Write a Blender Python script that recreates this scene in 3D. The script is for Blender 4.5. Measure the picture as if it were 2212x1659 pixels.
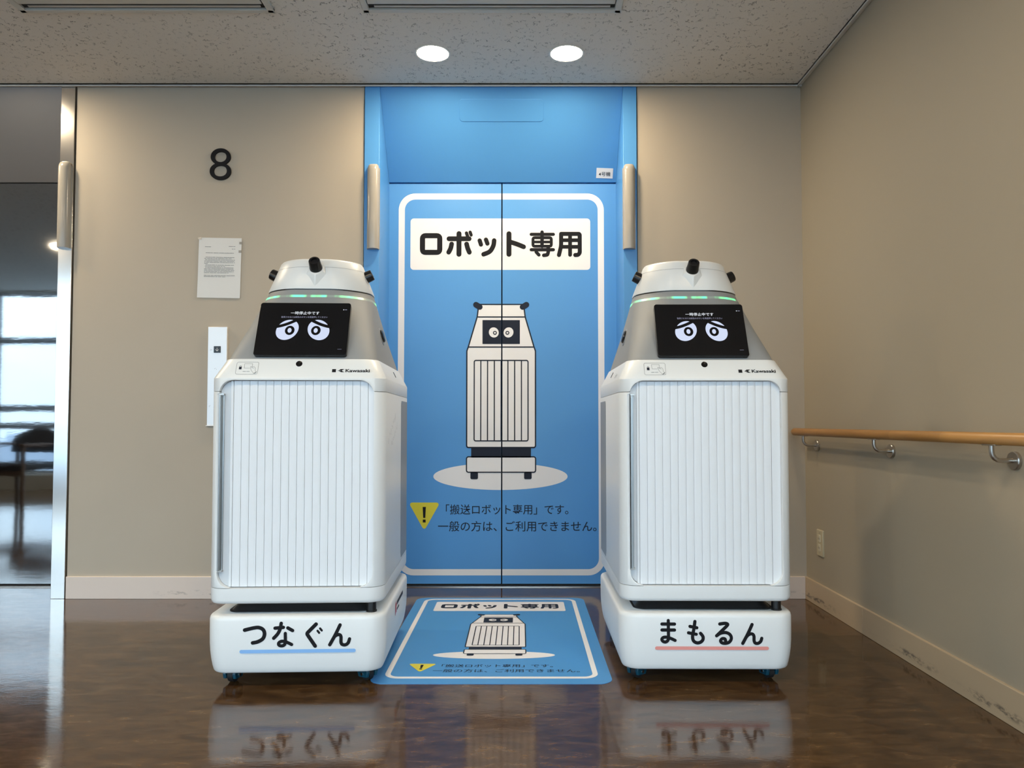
import bpy, bmesh, math, random
from mathutils import Vector, Matrix

random.seed(7)
for o in list(bpy.data.objects):
    bpy.data.objects.remove(o)
S = bpy.context.scene
COL = S.collection

# ------------------------------------------------------------------ camera, sky, exposure
F_PX, PITCH, CAM_H = 1620.0, 0.0356, 0.853
PP_X, PP_Y = 1124.0, 912.0 - 1620.0 * math.tan(0.0356)
cam_d = bpy.data.cameras.new('camera')
cam_d.sensor_fit = 'HORIZONTAL'
cam_d.sensor_width = 36.0
cam_d.lens = F_PX / 2212 * 36.0
cam_d.shift_x = -(PP_X - 1106.0) / 2212
cam_d.shift_y = (PP_Y - 829.5) / 2212
cam_d.clip_end = 3000
cam_d.clip_start = 0.02
cam = bpy.data.objects.new('camera', cam_d)
COL.objects.link(cam)
cam.location = (0, 0, CAM_H)
cam.rotation_euler = (math.pi / 2 + PITCH, 0, 0)
S.camera = cam

W = bpy.data.worlds.new('sky')
S.world = W
W.use_nodes = True
nt = W.node_tree
nt.nodes.clear()
# overcast sky: luminance grows from the horizon to the zenith (1 + 2 sin h) / 3
tc = nt.nodes.new('ShaderNodeTexCoord')
sx = nt.nodes.new('ShaderNodeSeparateXYZ')
nt.links.new(tc.outputs['Generated'], sx.inputs[0])
mx = nt.nodes.new('ShaderNodeMath'); mx.operation = 'MAXIMUM'; mx.inputs[1].default_value = 0.0
nt.links.new(sx.outputs[2], mx.inputs[0])
ma = nt.nodes.new('ShaderNodeMath'); ma.operation = 'MULTIPLY_ADD'
ma.inputs[1].default_value = 2.0 / 3; ma.inputs[2].default_value = 1.0 / 3
nt.links.new(mx.outputs[0], ma.inputs[0])
cl = nt.nodes.new('ShaderNodeTexNoise'); cl.inputs['Scale'].default_value = 2.2; cl.inputs['Detail'].default_value = 4
mp = nt.nodes.new('ShaderNodeMapping'); mp.inputs['Scale'].default_value = (1, 1, 3)
nt.links.new(tc.outputs['Generated'], mp.inputs[0]); nt.links.new(mp.outputs[0], cl.inputs['Vector'])
cr = nt.nodes.new('ShaderNodeValToRGB')
cr.color_ramp.elements[0].position = 0.3; cr.color_ramp.elements[0].color = (0.56, 0.77, 1.0, 1)
cr.color_ramp.elements[1].position = 0.7; cr.color_ramp.elements[1].color = (0.72, 0.88, 1.0, 1)
nt.links.new(cl.outputs[0], cr.inputs[0])
bg = nt.nodes.new('ShaderNodeBackground')
SKY = 8.9
sm = nt.nodes.new('ShaderNodeMath'); sm.operation = 'MULTIPLY'; sm.inputs[1].default_value = SKY
nt.links.new(ma.outputs[0], sm.inputs[0])
nt.links.new(sm.outputs[0], bg.inputs['Strength'])
nt.links.new(cr.outputs[0], bg.inputs['Color'])
wo = nt.nodes.new('ShaderNodeOutputWorld')
nt.links.new(bg.outputs[0], wo.inputs[0])

vs = S.view_settings
vs.view_transform = 'Standard'; vs.look = 'None'; vs.gamma = 1.0; vs.use_curve_mapping = False
vs.exposure = 0.45

# room numbers (metres): camera stands at x=0, y=0
YW, YD, ZC, XR = 3.662, 3.939, 2.522, 1.388       # lift wall, lift doors, ceiling, right wall
YB, XL, XE, YE = -1.60, -8.0, 3.6, 0.95                              # window wall behind the camera, far left end
LAMP_W = 8.0                                      # downlights over the lifts
LOBBY_W = 9.2                                    # lobby downlights; all but the armchair one are added

# ------------------------------------------------------------------ helpers
MATS = {}
def srgb(r, g, b):
    f = lambda c: c / 12.92 if c <= 0.04045 else ((c + 0.055) / 1.055) ** 2.4
    return (f(r / 255), f(g / 255), f(b / 255), 1)

def mat(name, col, rough=0.5, metal=0.0, spec=0.5, emit=None, estr=0.0, coat=0.0, aniso=0.0):
    m = bpy.data.materials.new(name); m.use_nodes = True
    b = m.node_tree.nodes['Principled BSDF']
    b.inputs['Base Color'].default_value = col if len(col) == 4 else (*col, 1)
    b.inputs['Roughness'].default_value = rough
    b.inputs['Metallic'].default_value = metal
    b.inputs['Specular IOR Level'].default_value = spec
    b.inputs['Coat Weight'].default_value = coat
    if emit:
        b.inputs['Emission Color'].default_value = (*emit, 1)
        b.inputs['Emission Strength'].default_value = estr
    MATS[name] = m
    return m

def N(m, t, **kw):
    n = m.node_tree.nodes.new(t)
    for k, v in kw.items(): setattr(n, k, v)
    return n
def L(m, a, b): m.node_tree.links.new(a, b)
def bsdf(m): return m.node_tree.nodes['Principled BSDF']
def coords(m, scale=(1, 1, 1), kind='Object'):
    t = N(m, 'ShaderNodeTexCoord'); p = N(m, 'ShaderNodeMapping')
    p.inputs['Scale'].default_value = scale
    L(m, t.outputs[kind], p.inputs[0]); return p.outputs[0]
def noise(m, vec, scale, detail=3, rough=0.5, dist=0.0):
    n = N(m, 'ShaderNodeTexNoise'); n.inputs['Scale'].default_value = scale
    n.inputs['Detail'].default_value = detail; n.inputs['Roughness'].default_value = rough
    n.inputs['Distortion'].default_value = dist
    L(m, vec, n.inputs['Vector']); return n.outputs[0]
def ramp(m, fac, stops):
    r = N(m, 'ShaderNodeValToRGB'); e = r.color_ramp.elements
    while len(e) < len(stops): e.new(0.5)
    for i, (p, c) in enumerate(stops):
        e[i].position = p; e[i].color = c if len(c) == 4 else (*c, 1)
    L(m, fac, r.inputs[0]); return r.outputs[0]
def math_n(m, op, a, b=None):
    n = N(m, 'ShaderNodeMath', operation=op)
    for i, x in enumerate((a, b)):
        if x is None: continue
        if isinstance(x, (int, float)): n.inputs[i].default_value = x
        else: L(m, x, n.inputs[i])
    return n.outputs[0]
def mixc(m, fac, a, b):
    n = N(m, 'ShaderNodeMix', data_type='RGBA')
    if isinstance(fac, (int, float)): n.inputs[0].default_value = fac
    else: L(m, fac, n.inputs[0])
    for i, x in ((6, a), (7, b)):
        if isinstance(x, tuple): n.inputs[i].default_value = x if len(x) == 4 else (*x, 1)
        else: L(m, x, n.inputs[i])
    return n.outputs[2]
def bump(m, h, strength, dist):
    b = N(m, 'ShaderNodeBump'); b.inputs['Strength'].default_value = strength
    b.inputs['Distance'].default_value = dist
    L(m, h, b.inputs['Height']); L(m, b.outputs[0], bsdf(m).inputs['Normal'])

class MB:
    """collects shapes; build() links them as one mesh object"""
    def __init__(s): s.v = []; s.f = []
    def add(s, vs_, fs_):
        o = len(s.v); s.v += [tuple(v) for v in vs_]; s.f += [[i + o for i in f] for f in fs_]; return s
    def box(s, x0, x1, y0, y1, z0, z1):
        return s.add([(x0, y0, z0), (x1, y0, z0), (x1, y1, z0), (x0, y1, z0), (x0, y0, z1), (x1, y0, z1), (x1, y1, z1), (x0, y1, z1)],
                     [(3, 2, 1, 0), (4, 5, 6, 7), (0, 1, 5, 4), (1, 2, 6, 5), (2, 3, 7, 6), (3, 0, 4, 7)])
    def loft(s, rings, cap0=True, cap1=True):
        n = len(rings[0]); vs_ = [p for r in rings for p in r]; fs_ = []
        for k in range(len(rings) - 1):
            for i in range(n):
                j = (i + 1) % n
                fs_.append((k * n + i, k * n + j, (k + 1) * n + j, (k + 1) * n + i))
        if cap0: fs_.append(tuple(reversed(range(n))))
        if cap1: fs_.append(tuple((len(rings) - 1) * n + i for i in range(n)))
        return s.add(vs_, fs_)
    def prism(s, poly, fn, a, b):
        """2D polygon extruded between depth a and b; fn(p, q, depth) -> 3D"""
        return s.loft([[fn(p, q, a) for p, q in poly], [fn(p, q, b) for p, q in poly]])
    def cyl(s, c0, c1, r0, r1=None, n=24):
        r1 = r0 if r1 is None else r1
        c0, c1 = Vector(c0), Vector(c1); d = (c1 - c0).normalized()
        u = d.orthogonal().normalized(); w = d.cross(u)
        ring = lambda c, r: [c + (u * math.cos(2 * math.pi * i / n) + w * math.sin(2 * math.pi * i / n)) * r for i in range(n)]
        return s.loft([ring(c0, r0), ring(c1, r1)])
    def lathe(s, c, d, prof, n=28):
        """prof: list of (distance along d, radius)"""
        c, d = Vector(c), Vector(d).normalized(); u = d.orthogonal().normalized(); w = d.cross(u)
        return s.loft([[c + d * t + (u * math.cos(2 * math.pi * i / n) + w * math.sin(2 * math.pi * i / n)) * max(r, 1e-5) for i in range(n)] for t, r in prof])
    def tube(s, pts, r, n=14):
        pts = [Vector(p) for p in pts]; rings = []
        up = None
        for i, p in enumerate(pts):
            d = (pts[min(i + 1, len(pts) - 1)] - pts[max(i - 1, 0)]).normalized()
            u = d.orthogonal().normalized() if up is None else (up - d * up.dot(d)).normalized()
            up = u; w = d.cross(u)
            rings.append([p + (u * math.cos(2 * math.pi * k / n) + w * math.sin(2 * math.pi * k / n)) * r for k in range(n)])
        return s.loft(rings)
    def build(s, name, m, parent=None, smooth=35, bevel=0.0, segs=2):
        me = bpy.data.meshes.new(name); me.from_pydata(s.v, [], s.f)
        bm = bmesh.new(); bm.from_mesh(me)
        bmesh.ops.remove_doubles(bm, verts=bm.verts, dist=1e-6)
        bmesh.ops.recalc_face_normals(bm, faces=bm.faces)
        bm.to_mesh(me); bm.free()
        return link(name, me, m, parent, smooth, bevel, segs)

def link(name, me, m, parent=None, smooth=35, bevel=0.0, segs=2):
    me.materials.clear(); me.materials.append(MATS[m] if isinstance(m, str) else m)
    if smooth:
        me.polygons.foreach_set('use_smooth', [True] * len(me.polygons))
        me.set_sharp_from_angle(angle=math.radians(smooth))
    o = bpy.data.objects.new(name, me); COL.objects.link(o)
    if parent: o.parent = parent
    if bevel:
        b = o.modifiers.new('bevel', 'BEVEL'); b.width = bevel; b.segments = segs; b.limit_method = 'ANGLE'
        b.angle_limit = math.radians(40)
    return o

def tag(o, label=None, cat=None, group=None, kind=None):
    for k, v in (('label', label), ('category', cat), ('group', group), ('kind', kind)):
        if v: o[k] = v
    return o
def empty(name, loc=(0, 0, 0), rz=0.0):
    o = bpy.data.objects.new(name, None); COL.objects.link(o)
    o.location = loc; o.rotation_euler = (0, 0, rz); o.empty_display_size = 0.1
    return o
def bake(o):
    """apply an object's modifiers into its mesh"""
    dg = bpy.context.evaluated_depsgraph_get(); dg.update()
    me = bpy.data.meshes.new_from_object(o.evaluated_get(dg)); o.modifiers.clear(); old = o.data
    o.data = me; bpy.data.meshes.remove(old)
    return o

def rrect(x0, x1, y0, y1, r, n=8):
    out = []
    for cx, cy, a0 in ((x1 - r, y0 + r, -90), (x1 - r, y1 - r, 0), (x0 + r, y1 - r, 90), (x0 + r, y0 + r, 180)):
        for k in range(n + 1):
            a = math.radians(a0 + 90 * k / n); out.append((cx + r * math.cos(a), cy + r * math.sin(a)))
    return out
def smooth_path(pts, n=8, closed=False):
    """Catmull-Rom through the points"""
    if len(pts) < 3: return list(pts)
    P = list(pts); out = []
    for i in range(len(P) - 1):
        p0 = P[max(i - 1, 0)]; p1 = P[i]; p2 = P[i + 1]; p3 = P[min(i + 2, len(P) - 1)]
        for k in range(n):
            t = k / n
            out.append(tuple(0.5 * (2 * p1[j] + (p2[j] - p0[j]) * t + (2 * p0[j] - 5 * p1[j] + 4 * p2[j] - p3[j]) * t * t + (3 * p1[j] - p0[j] - 3 * p2[j] + p3[j]) * t ** 3) for j in (0, 1)))
    out.append(tuple(P[-1])); return out

class Flat:
    """flat print: 2D shapes that are laid on a plane"""
    def __init__(s): s.v = []; s.f = []; s.top = 0.0
    def poly(s, pts): o = len(s.v); s.v += [(p[0], p[1], p[2] if len(p) > 2 else 0.0) for p in pts]; s.f.append(list(range(o, o + len(pts)))); return s
    def rect(s, x0, x1, y0, y1, r=0.0, n=8): return s.poly(rrect(x0, x1, y0, y1, r, n) if r else [(x0, y0), (x1, y0), (x1, y1), (x0, y1)])
    def ell(s, cx, cy, rx, ry=None, rot=0.0, n=40):
        ry = rx if ry is None else ry; c, q = math.cos(rot), math.sin(rot)
        return s.poly([(cx + rx * math.cos(a) * c - ry * math.sin(a) * q, cy + rx * math.cos(a) * q + ry * math.sin(a) * c) for a in (2 * math.pi * i / n for i in range(n))])
    def stroke(s, pts, w, curve=False, caps=True, closed=False):
        """round-ended line as one strip; corners are rounded, later strokes lie a hair higher"""
        h = w / 2
        if curve: pts = smooth_path(pts)
        else:
            n = len(pts); out = []
            for i, p in enumerate(pts):
                if (i in (0, n - 1) and not closed) or n < 3: out.append(tuple(p)); continue
                a, b = pts[i - 1], pts[(i + 1) % n]
                la = math.hypot(a[0] - p[0], a[1] - p[1]); lb = math.hypot(b[0] - p[0], b[1] - p[1]); r = min(0.6 * w, 0.45 * la, 0.45 * lb)
                q0 = (p[0] + (a[0] - p[0]) / la * r, p[1] + (a[1] - p[1]) / la * r); q1 = (p[0] + (b[0] - p[0]) / lb * r, p[1] + (b[1] - p[1]) / lb * r)
                for k in range(5):
                    t = k / 4; out.append(tuple((1 - t) ** 2 * q0[j] + 2 * t * (1 - t) * p[j] + t * t * q1[j] for j in (0, 1)))
            pts = out
        n = len(pts); z0 = s.top; s.top += 3e-5; Lf = []; Rt = []
        for i, p in enumerate(pts):
            a = pts[i - 1] if (i > 0 or closed) else p; b = pts[(i + 1) % n] if (i < n - 1 or closed) else p
            dx, dy = b[0] - a[0], b[1] - a[1]; l = math.hypot(dx, dy) or 1e-9
            z = z0 + 2e-5 * i / n
            Lf.append((p[0] - dy / l * h, p[1] + dx / l * h, z)); Rt.append((p[0] + dy / l * h, p[1] - dx / l * h, z))
        for i in range(n if closed else n - 1):
            j = (i + 1) % n; s.poly([Lf[i], Rt[i], Rt[j], Lf[j]])
        if caps and not closed:
            for p, q, zz in ((pts[0], Lf[0], z0), (pts[-1], Rt[-1], z0 + 2e-5)):
                a0 = math.atan2(q[1] - p[1], q[0] - p[0])
                s.poly([(p[0] + h * math.cos(a0 + math.pi * k / 8), p[1] + h * math.sin(a0 + math.pi * k / 8), zz) for k in range(9)])
        return s
    def frame(s, x0, x1, y0, y1, r, w, n=10):
        a = rrect(x0, x1, y0, y1, r, n); b = rrect(x0 + w, x1 - w, y0 + w, y1 - w, max(r - w, 1e-4), n); k = len(a)
        for i in range(k):
            j = (i + 1) % k; s.poly([a[i], a[j], b[j], b[i]])
        return s
    def text(s, body, x0, x1, y0, y1, offset=0.0, keep=False):
        """built-in font fitted to the box"""
        c = bpy.data.curves.new('t', 'FONT'); c.body = body; c.offset = offset; c.resolution_u = 3
        o = bpy.data.objects.new('t', c); COL.objects.link(o)
        dg = bpy.context.evaluated_depsgraph_get(); dg.update()
        me = bpy.data.meshes.new_from_object(o.evaluated_get(dg))
        xs = [v.co.x for v in me.vertices]; ys = [v.co.y for v in me.vertices]
        ax, bx, ay, by = min(xs), max(xs), min(ys), max(ys)
        kx = (x1 - x0) / (bx - ax); ky = kx if keep else (y1 - y0) / (by - ay)
        base = len(s.v)
        s.v += [(x0 + (v.co.x - ax) * kx, y0 + (v.co.y - ay) * ky, 0.0) for v in me.vertices]
        s.f += [[i + base for i in p.vertices] for p in me.polygons]
        bpy.data.objects.remove(o); bpy.data.curves.remove(c); bpy.data.meshes.remove(me); return s
    def mapped(s, fn): t = Flat(); t.v = [(*fn(p[0], p[1]), p[2]) for p in s.v]; t.f = [list(f) for f in s.f]; return t
    def build(s, name, m, parent, O, U, V, clip=None):
        """clip=(axis, lo, hi) in plane coordinates keeps only that band"""
        O, U, V = Vector(O), Vector(U), Vector(V)
        bm = bmesh.new(); vv = [bm.verts.new(p) for p in s.v]
        for f in s.f:
            try: bm.faces.new([vv[i] for i in f])
            except ValueError: pass
        if clip:
            lo, hi = clip
            for co, no in ((lo, -1), (hi, 1)):
                if co is None: continue
                bmesh.ops.bisect_plane(bm, geom=list(bm.verts) + list(bm.edges) + list(bm.faces), plane_co=(co, 0, 0), plane_no=(no, 0, 0), clear_outer=True)
        nrm = U.cross(V)
        for f in bm.faces:
            f.normal_update()
            if f.normal.z < 0: f.normal_flip()
        nrm.normalize()
        for v in bm.verts: v.co = O + U * v.co.x + V * v.co.y + nrm * v.co.z
        if not bm.faces: bm.free(); return None
        me = bpy.data.meshes.new(name); bm.to_mesh(me); bm.free()
        return link(name, me, m, parent, smooth=0)

# ------------------------------------------------------------------ materials
m = mat('wall_paint', (0.50, 0.45, 0.365), 0.55, spec=0.35)
v = coords(m)
n1 = noise(m, v, 3.0, 4)
L(m, mixc(m, n1, (0.465, 0.402, 0.315, 1), (0.495, 0.428, 0.337, 1)), bsdf(m).inputs['Base Color'])
bump(m, noise(m, v, 260, 2), 0.06, 0.002)
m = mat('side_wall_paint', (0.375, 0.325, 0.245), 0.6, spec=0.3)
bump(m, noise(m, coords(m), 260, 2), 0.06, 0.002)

m = mat('skirting', srgb(224, 209, 197), 0.4)
v = coords(m); sp = N(m, 'ShaderNodeSeparateXYZ'); L(m, v, sp.inputs[0])
band = ramp(m, sp.outputs[2], [(0.012, (0, 0, 0)), (0.022, (1, 1, 1)), (0.034, (1, 1, 1)), (0.046, (0, 0, 0))])
sc = ramp(m, noise(m, coords(m, (14, 14, 50)), 1.0, 5, 0.7), [(0.52, (0, 0, 0)), (0.68, (1, 1, 1))])
sc2 = ramp(m, noise(m, coords(m, (1.6, 1.6, 1)), 1.0, 2), [(0.45, (0, 0, 0)), (0.6, (1, 1, 1))])
fac = math_n(m, 'MULTIPLY', math_n(m, 'MULTIPLY', band, sc), sc2)
L(m, mixc(m, math_n(m, 'MULTIPLY', fac, 0.85), srgb(224, 209, 197), (0.06, 0.055, 0.05, 1)), bsdf(m).inputs['Base Color'])
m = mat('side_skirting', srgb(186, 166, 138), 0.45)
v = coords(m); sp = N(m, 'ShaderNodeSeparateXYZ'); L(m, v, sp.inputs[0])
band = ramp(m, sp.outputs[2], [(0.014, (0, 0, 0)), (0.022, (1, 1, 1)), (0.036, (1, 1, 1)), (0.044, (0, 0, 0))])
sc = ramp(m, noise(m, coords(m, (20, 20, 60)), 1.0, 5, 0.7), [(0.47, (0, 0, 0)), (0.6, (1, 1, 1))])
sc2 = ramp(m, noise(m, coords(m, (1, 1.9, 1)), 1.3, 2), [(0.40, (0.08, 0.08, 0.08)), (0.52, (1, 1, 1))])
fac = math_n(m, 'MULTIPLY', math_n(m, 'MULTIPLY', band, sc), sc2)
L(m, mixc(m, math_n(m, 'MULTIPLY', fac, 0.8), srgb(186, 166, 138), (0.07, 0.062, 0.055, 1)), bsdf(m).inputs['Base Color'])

# marbled linoleum, waxed
m = mat('linoleum', (0.1, 0.06, 0.03), 0.085, spec=0.62)
v = coords(m, (1.0, 2.2, 1))
a = noise(m, v, 8.0, 9, 0.68, 0.9)
b_ = noise(m, coords(m, (5.5, 15, 1)), 2.0, 8, 0.74, 0.7)
c1 = ramp(m, a, [(0.28, (0.032, 0.014, 0.005)), (0.5, (0.074, 0.036, 0.013)), (0.70, (0.126, 0.070, 0.029))])
c2 = ramp(m, b_, [(0.28, (0.38, 0.34, 0.30)), (0.5, (0.95, 0.93, 0.90)), (0.74, (1.75, 1.75, 1.72))])
mm = N(m, 'ShaderNodeMix', data_type='RGBA', blend_type='MULTIPLY'); mm.inputs[0].default_value = 0.95
L(m, c1, mm.inputs[6]); L(m, c2, mm.inputs[7]); L(m, mm.outputs[2], bsdf(m).inputs['Base Color'])
h = math_n(m, 'ADD', math_n(m, 'MULTIPLY', noise(m, coords(m, (9, 22, 1)), 1.0, 3), 1.0), math_n(m, 'MULTIPLY', noise(m, coords(m, (50, 130, 1)), 1.0, 4), 0.5))
bump(m, h, 0.07, 0.003)

# fissured mineral-fibre ceiling board
m = mat('ceiling_board', (0.6, 0.57, 0.52), 0.85, spec=0.2)
v = coords(m, (1, 0.75, 1))
nn = noise(m, v, 46, 2, 0.5, 0.35)
lines = ramp(m, math_n(m, 'ABSOLUTE', math_n(m, 'SUBTRACT', nn, 0.5)), [(0.0, (1, 1, 1)), (0.017, (1, 1, 1)), (0.030, (0, 0, 0))])
msk = ramp(m, noise(m, coords(m), 38, 2), [(0.545, (0, 0, 0)), (0.575, (1, 1, 1))])
msk2 = ramp(m, noise(m, coords(m, (1, 1, 1)), 3.0, 2), [(0.3, (0.35, 0.35, 0.35)), (0.6, (1, 1, 1))])
fis = math_n(m, 'MULTIPLY', math_n(m, 'MULTIPLY', lines, msk), msk2)
pores = ramp(m, noise(m, coords(m), 330, 2), [(0.60, (0, 0, 0)), (0.70, (1, 1, 1))])
cc = mixc(m, math_n(m, 'MULTIPLY', fis, 0.62), (0.76, 0.715, 0.645, 1), (0.10, 0.09, 0.08, 1))
cc = mixc(m, math_n(m, 'MULTIPLY', pores, 0.22), cc, (0.2, 0.18, 0.16, 1))
L(m, cc, bsdf(m).inputs['Base Color'])
bump(m, math_n(m, 'MULTIPLY', fis, -1.0), 0.5, 0.003)

mat('ceiling_moulding', (0.62, 0.60, 0.55), 0.45)
mat('vent_metal', (0.58, 0.56, 0.50), 0.4)
mat('vent_black', (0.012, 0.012, 0.012), 0.7)
mat('lift_blue', (0.085, 0.305, 0.66), 0.42, spec=0.45)
mat('sheet_blue', (0.075, 0.29, 0.62), 0.32, spec=0.45)
mat('print_white', (0.82, 0.80, 0.79), 0.45)
mat('print_black', (0.010, 0.010, 0.012), 0.6, spec=0.15)
mat('print_navy', (0.016, 0.021, 0.036), 0.6, spec=0.18)
mat('print_yellow', (0.72, 0.62, 0.035), 0.45)
mat('print_grey', (0.22, 0.22, 0.22), 0.5)
mat('print_sky_blue', (0.24, 0.46, 0.80), 0.45)
mat('print_pink', (0.78, 0.30, 0.26), 0.45)
mat('print_red', (0.55, 0.03, 0.05), 0.45)
mat('gap_black', (0.004, 0.004, 0.005), 0.8)
m = mat('steel_brushed', (0.82, 0.80, 0.77), 0.16, 1.0)
bump(m, noise(m, coords(m, (400, 4, 4)), 1.0, 2), 0.03, 0.001)
mat('steel_transom', (0.42, 0.425, 0.43), 0.45, 1.0)
m = mat('steel_mirror', (0.40, 0.415, 0.435), 0.035, 1.0)
bump(m, noise(m, coords(m, (7, 1, 30)), 1.0, 3), 0.05, 0.0012)
mat('steel_satin', (0.52, 0.49, 0.45), 0.28, 1.0)
mat('steel_plate', (0.80, 0.80, 0.80), 0.42, 0.55)
mat('handle_metal', (0.36, 0.36, 0.35), 0.30, 1.0)  # darkened metal, shade on the handle's side put into the colour
mat('chrome', (0.75, 0.76, 0.77), 0.12, 1.0)
m = mat('robot_white', (0.80, 0.81, 0.80), 0.33, spec=0.5)
mat('robot_slat', (0.78, 0.80, 0.82), 0.30, spec=0.5)
mat('robot_stile', (0.62, 0.645, 0.67), 0.22, spec=0.6)
m = mat('robot_silver', (0.285, 0.292, 0.292), 0.55, 0.0, spec=0.4)
bump(m, noise(m, coords(m), 700, 1), 0.05, 0.0006)
mat('robot_grey', (0.27, 0.28, 0.285), 0.4)
mat('robot_black', (0.008, 0.008, 0.009), 0.28)
mat('rubber_black', (0.012, 0.012, 0.013), 0.6)
mat('caster_teal', (0.006, 0.07, 0.115), 0.3)
mat('glass_black', (0.004, 0.004, 0.005), 0.10, spec=0.45)
mat('screen_light', (0.02, 0.02, 0.02), 0.2, emit=(0.66, 0.74, 0.95), estr=0.70)
mat('screen_text', (0.02, 0.02, 0.02), 0.2, emit=(0.75, 0.8, 0.85), estr=0.85)
mat('screen_dim_text', (0.02, 0.02, 0.02), 0.2, emit=(0.35, 0.36, 0.5), estr=0.6)
# status light: separate diodes glow through the strip
m = mat('status_led', (0.35, 0.38, 0.36), 0.35)
v = coords(m); sp = N(m, 'ShaderNodeSeparateXYZ'); L(m, v, sp.inputs[0])
w1 = noise(m, coords(m, (26, 4, 0.01)), 1.0, 1)
g = ramp(m, w1, [(0.42, (0.0, 0.02, 0.01)), (0.52, (0.08, 0.70, 0.22)), (0.62, (0.0, 0.85, 0.50))])
L(m, g, bsdf(m).inputs['Emission Color']); bsdf(m).inputs['Emission Strength'].default_value = 0.9
mat('acrylic', (0.36, 0.335, 0.295), 0.18, spec=0.5)
mat('lamp_glow', (0.9, 0.85, 0.75), 0.5, emit=(1.0, 0.86, 0.62), estr=26.0)
mat('lamp_trim', (0.75, 0.72, 0.66), 0.4)
m = mat('paper', (0.72, 0.71, 0.68), 0.35)
bump(m, noise(m, coords(m), 22, 2), 0.25, 0.002)
m = mat('beech', (0.42, 0.22, 0.07), 0.35)
v = coords(m, (1, 1, 1)); sp = N(m, 'ShaderNodeSeparateXYZ'); L(m, v, sp.inputs[0])
seg = math_n(m, 'FLOOR', math_n(m, 'MULTIPLY', sp.outputs[1], 3.1))
wn = N(m, 'ShaderNodeTexWhiteNoise', noise_dimensions='1D'); L(m, seg, wn.inputs['W'])
gr = noise(m, coords(m, (60, 4, 60)), 1.0, 4)
base_c = ramp(m, wn.outputs['Value'], [(0.0, (0.36, 0.175, 0.048)), (0.5, (0.46, 0.235, 0.07)), (1.0, (0.56, 0.31, 0.10))])
mm = N(m, 'ShaderNodeMix', data_type='RGBA', blend_type='MULTIPLY'); mm.inputs[0].default_value = 0.45
L(m, base_c, mm.inputs[6]); L(m, ramp(m, gr, [(0.3, (0.6, 0.55, 0.5)), (0.65, (1.1, 1.1, 1.1))]), mm.inputs[7]); L(m, mm.outputs[2], bsdf(m).inputs['Base Color'])
mat('outlet_ivory', (0.50, 0.44, 0.30), 0.4)
mat('outlet_socket', (0.60, 0.55, 0.42), 0.35)
mat('window_alu', (0.20, 0.20, 0.21), 0.45, 0.3)
mat('pillar_paint', (0.55, 0.51, 0.44), 0.6)
mat('chair_fabric', (0.03, 0.03, 0.035), 0.8)
mat('chair_wood', (0.10, 0.06, 0.035), 0.5)
mat('city_ground', (0.16, 0.18, 0.20), 0.9)  # distance haze put into the grey-blue colour
mat('city_building', (0.32, 0.36, 0.42), 0.9)
m = bpy.data.materials.new('window_glass'); m.use_nodes = True; MATS['window_glass'] = m
m.node_tree.nodes.remove(bsdf(m))
tr = N(m, 'ShaderNodeBsdfTransparent'); tr.inputs[0].default_value = (0.95, 0.97, 0.97, 1)
gl = N(m, 'ShaderNodeBsdfGlossy'); gl.inputs['Roughness'].default_value = 0.02
ms = N(m, 'ShaderNodeMixShader'); ms.inputs[0].default_value = 0.06
L(m, tr.outputs[0], ms.inputs[1]); L(m, gl.outputs[0], ms.inputs[2]); L(m, ms.outputs[0], m.node_tree.nodes['Material Output'].inputs[0])

# ------------------------------------------------------------------ the room
def struct(name, mb, m_, bevel=0.0, smooth=35):
    return tag(mb.build(name, m_, None, smooth, bevel), kind='structure')

struct('floor', MB().box(XL, XE, YB, 4.05, -0.10, 0.0), 'linoleum')
struct('ceiling', MB().box(XL, XE, YB, 4.05, ZC, ZC + 0.10), 'ceiling_board')
XF0, XF1, XF2, XF3 = -0.769, -0.695, 0.507, 0.574          # blue lift frame: outer / inner edges
SL = -3.515                                                 # left edge of the steel lift frame
wb = MB()
for a, b in ((XL, SL), (-2.196, XF0 - 0.004), (XF3 + 0.004, XR)):
    wb.box(a, b, YW, YW + 0.25, 0, ZC)
struct('wall_back', wb, 'wall_paint')
struct('wall_right', MB().box(XR, XE, YE, YE + 0.15, 0, ZC).box(XR, XR + 0.15, YE, 4.05, 0, ZC).box(XE, XE + 0.15, YB - 0.2, YE + 0.15, 0, ZC), 'side_wall_paint')   # unseen corner at YE, added to let more window light reach the robots
struct('wall_left', MB().box(XL - 0.15, XL, YB - 0.1, 4.05, 0, ZC), 'wall_paint')
wf = MB()                                                   # window wall behind the camera
wf.box(XL, XE, YB - 0.2, YB, 0, 0.20).box(XL, XE, YB - 0.2, YB, 2.495, ZC)
PIL = [XL + 0.1, -6.82, -4.4, -2.0, 0.78, XE - 0.1]  # last bay runs past the side wall, added for more daylight
for x in PIL: wf.box(x - 0.11, x + 0.11, YB - 0.2, YB + 0.04, 0.0, ZC)
struct('wall_front', wf, 'pillar_paint')
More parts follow.
